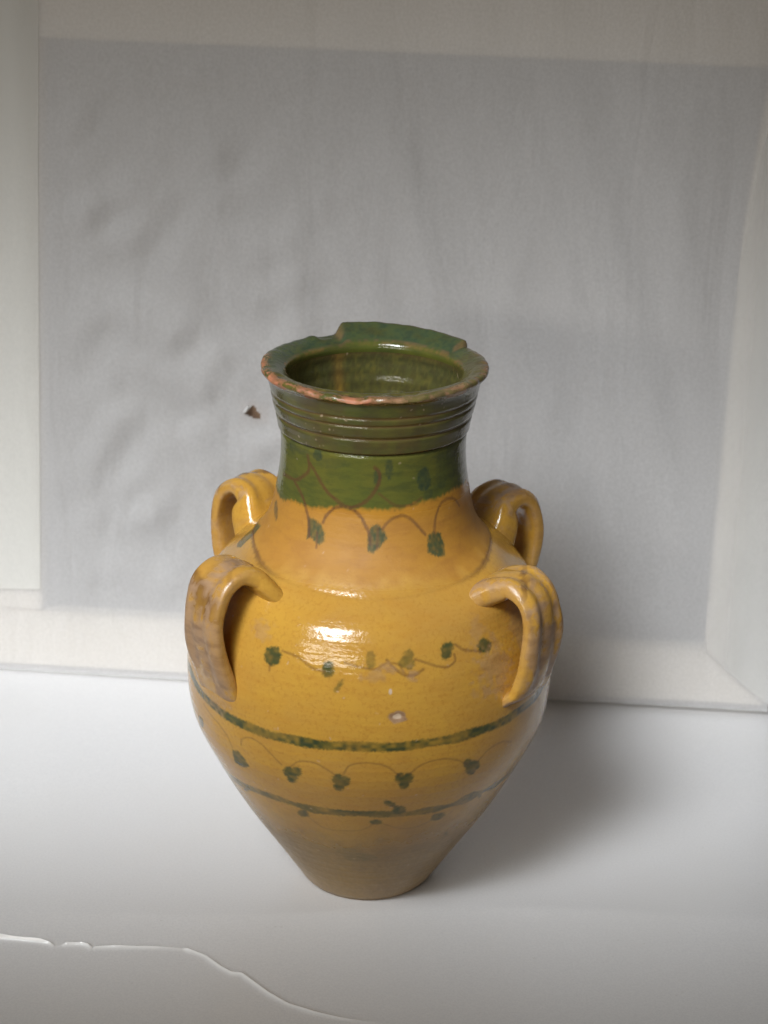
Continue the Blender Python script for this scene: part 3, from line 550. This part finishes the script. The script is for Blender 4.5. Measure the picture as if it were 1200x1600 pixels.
L1 = lattice(np.radians(T + 180) * 26, np.clip(U * 14 + 4, 0, 20), 170, 21, 78); L2 = lattice(np.radians(T + 180) * 70, np.clip(U * 36 + 8, 0, 50), 450, 51, 79)
n1 = np.where(U < 0, n1, .6 * L1 + .4 * L2)
noi = (n3 - .5) * .7 + (L1 - .5) * .7 + (L2 - .5) * .35
nonint = (1 - I)[None, :]
left = sstep(-112, -95, T) * sstep(6, -3, T); right = sstep(52, 75, T) * sstep(128, 118, T)
mid = sstep(-5, 8, T) * sstep(70, 50, T)
edgeband = sstep(.00, .10, U + noi * .10) * sstep(.50, .32, U + noi * .20)
clay = edgeband * (left * np.clip(.50 + 1.9 * noi, 0, 1) + right * np.clip(.25 + 1.2 * noi, 0, .6) + mid * np.clip(.10 + 1.2 * noi, 0, .5)) * nonint
hot = np.exp(-((T + 11) / 7.) ** 2) + .8 * np.exp(-((T + 62) / 7.) ** 2) + .6 * np.exp(-((T + 29) / 6.) ** 2)
clay = np.maximum(clay, edgeband * np.clip(hot * 1.3 + noi * .8 - .25, 0, 1) * nonint)
t3 = np.where(T < 0, T + 360, T)
brk = np.exp(-((t3 - 124.5) / 1.6) ** 2) + np.exp(-((t3 - 201.5) / 2.6) ** 2)
clay = np.maximum(clay, .42 * brk * sstep(.05, .15, U) * sstep(.72, .6, U))
clay = np.maximum(clay, .25 * sstep(.30, .35, U) * sstep(.45, .40, U) * np.clip(.5 + 1.2 * noi, 0, 1) * (I > .3)[None, :])
inner = sstep(.74, .80, U) * sstep(.92, .86, U) * (.16 + .6 * noi)
clay = np.maximum(clay, np.clip(inner, 0, .7))
p.a[..., 2] = np.clip(clay * (.45 + .45 * left), 0, 1)
back = np.maximum(np.maximum(sstep(100, 122, np.abs(T)), sstep(-58, -82, T)), .25)
p.b[..., 2] = np.clip(back * sstep(.15, .3, U) * sstep(.86, .78, U) * (.75 + .4 * noi) * (1 - p.a[..., 2]), 0, 1)
p.a[..., 1] = np.maximum(p.a[..., 1], (1 - back) * sstep(.1, .25, U) * (.35 + .5 * noi).clip(0, .7))
p.b[..., 1] = np.maximum(p.b[..., 1], np.clip(mid * edgeband * (.35 + .5 * noi), 0, .6))
ridge = sstep(.05, -.05, U) * np.clip(.30 + .5 * (p.n3 - .5), 0, 1)
p.a[..., 1] = np.maximum(p.a[..., 1], np.clip(ridge * .7, 0, .4))
for zg in (.3350, .3462, .3554, .3608):
    p.a[..., 1] = np.maximum(p.a[..., 1], .6 * np.exp(-((Z - zg) / .0011) ** 2) * (U < 0))
p.a[..., 3] = np.maximum(p.a[..., 3], np.clip(1.1 * (n1 - .45), 0, .55) * sstep(.2, .3, U) * sstep(.9, .7, U))
p.a[..., 3] = np.maximum(p.a[..., 3], .30 * (U < .1) * (.5 + p.n3))
p.b[..., 0] = 0
rim = lathe('rim', Z, R, p)
# inside of the neck and belly
ic = np.array([(.3688, .0581), (.366, .0588), (.356, .0592), (.345, .0575), (.335, .0556), (.315, .0553), (.29, .0570), (.268, .064), (.25, .082), (.22, .104), (.18, .115), (.12, .102), (.06, .074), (.02, .045), (.012, .001)])
k = hermite(ic, 170); Z = k[:, 0:1] + np.zeros((1, NTH)); R = k[:, 1:2] + np.zeros((1, NTH)) + .0003 * np.sin(Z * 700)
p = Paint(np.clip(Z, .0, .3775)); p.a[..., 0] = np.clip(.90 + .25 * (p.n1 - .5) * sstep(.25, .36, Z), 0, 1)
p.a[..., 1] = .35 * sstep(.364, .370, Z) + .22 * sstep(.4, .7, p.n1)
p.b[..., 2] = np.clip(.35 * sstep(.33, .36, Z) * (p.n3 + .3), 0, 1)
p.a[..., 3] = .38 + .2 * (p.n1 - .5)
st = np.exp(-((p.T + 155) / 4.) ** 2); p.a[..., 0] *= 1 - .6 * st                      # a yellow run inside the neck
p.b[..., 3] = .6 * (lattice(np.radians(p.T + 180) * 30, np.clip(p.S * 220, 0, 98), 200, 98, 61) > .955)
inner_wall = lathe('inner_wall', Z, R, p)

# handles
HB = np.array([[.236, .076], [.2495, .0895], [.2590, .1025], [.2615, .1165], [.2535, .1305], [.234, .1385], [.212, .1385], [.194, .1345], [.182, .1300], [.172, .1252], [.162, .1185]])
def build_handle(th, dr, dz, w, seed, worn, root):
    path = HB.copy(); path[2:-2, 1] += dr; path[2:-2, 0] += dz
    path[1, 0] += dz * .4
    n, m = 150, 84
    C = hermite(path, n); tg = np.gradient(C, axis=0); tg /= np.linalg.norm(tg, axis=1)[:, None]
    nrm = np.stack([tg[:, 1], -tg[:, 0]], -1)              # (z, r) plane; points to the outside of the loop
    if (nrm[n // 2, 1]) < 0: nrm = -nrm
    t = np.linspace(0, 1, n); r = np.random.RandomState(seed)
    wid = w * (1 + .50 * sstep(.30, .04, t) + .20 * sstep(.72, .92, t)) * (1 + .03 * np.sin(t * 9 + seed))
    thk = .0112 * (1 + root * sstep(.40, .04, t) - .15 * sstep(.72, .95, t)) * (1 + .04 * np.sin(t * 13 + seed * 2))
    a = np.linspace(0, 2 * pi, m, endpoint=False)
    ca, sa = np.cos(a), np.sin(a)
    cx = np.sign(ca) * np.abs(ca) ** .55; cy = np.sign(sa) * np.abs(sa) ** .62
    outer = np.clip(sa, 0, 1) ** .5
    ridge = (np.cos(cx * pi * 2.9) * (.0008 if seed != 1 else .0005) + .0002) * outer
    A2, T2 = np.meshgrid(a, t)
    X = cx[None, :] * wid[:, None] / 2
    Y = cy[None, :] * thk[:, None] / 2 - thk[:, None] / 2 + ridge[None, :] * (sstep(.08, .25, T2) * sstep(1., .72, T2))
    lump = .0004 * np.sin(T2 * 21 + 3 * np.sin(A2 + seed)) + .00035 * np.sin(A2 * 3 + T2 * 16 + seed)
    Y = Y + lump
    rz = C[:, None, :] + Y[..., None] * nrm[:, None, :]
    tr = radians(th); sway = .0015 * np.sin(t * 3.1 + seed)[:, None]
    rad = np.array([sin(tr), -cos(tr)]); tan = np.array([cos(tr), sin(tr)])
    P = np.stack([rz[..., 1] * rad[0] + (X + sway) * tan[0], rz[..., 1] * rad[1] + (X + sway) * tan[1], rz[..., 0]], -1)
    # colours
    n1 = lattice(cx[None, :] * 6 + 8 + 0 * T2, T2 * 26, 20, 30, seed); n2 = lattice(cx[None, :] * 16 + 20 + 0 * T2, T2 * 80, 44, 84, seed + 1)
    n0 = lattice(cx[None, :] * 2 + 3 + 0 * T2, T2 * 8, 8, 10, seed + 2)
    out = np.broadcast_to(outer[None, :], T2.shape)
    ma = np.zeros(T2.shape + (4,)); mb = np.zeros(T2.shape + (4,))
    nn = .5 * n0 + .3 * n1 + .2 * n2
    mb[..., 1] = np.clip(sstep(.62 - .28 * worn, .85 - .28 * worn, nn + .14 * sstep(.3, .6, T2)) * .85, 0, 1) * (.35 + .65 * out)
    ma[..., 1] = np.clip(sstep(.70, .80, .45 * n1 + .3 * n0 + .25 * n2 + .18 * np.exp(-((T2 - .47) / .07) ** 2) * worn) * .7, 0, 1) * out
    edge = np.exp(-((np.abs(cx)[None, :] - .93) / .09) ** 2) * sstep(.2, .35, T2) * sstep(.9, .7, T2)
    mb[..., 1] = np.maximum(mb[..., 1], edge * .45 * (.4 + n1))
    for tc, sl, wd, stg in STR[seed]:
        d = np.abs(T2 - tc - sl * cx[None, :] * .1 + (n1 - .5) * .03)
        ma[..., 1] = np.maximum(ma[..., 1], (1 - sstep(wd * .5, wd, d)) * stg * out * (.5 + .7 * n1))
    grn = sstep(.845, .87, T2) * sstep(.93, .90, T2) * 0
    V = P.reshape(-1, 3); Q = grid_quads(n, m, wrap=True)
    o = raw_mesh('handle', V, Q, GLAZE, jar, {'mask_a': ma.reshape(-1, 4), 'mask_b': mb.reshape(-1, 4), 'mask_c': np.zeros((len(V), 4))})
    return o
STR = {1: [(.47, .5, .06, .75), (.52, -.3, .025, .6), (.25, 1.2, .02, .5)], 2: [(.31, -.9, .018, .75), (.56, .3, .03, .6), (.60, -.5, .02, .5)],
       3: [(.34, .8, .022, .75), (.44, -.4, .02, .6), (.50, .2, .03, .7)], 4: [(.36, -.6, .022, .6), (.47, .3, .03, .6)]}
for th, dr, dz, wd, sd, wn, rt in HANDLES:
    build_handle(th, dr, dz, wd, sd, wn, rt)
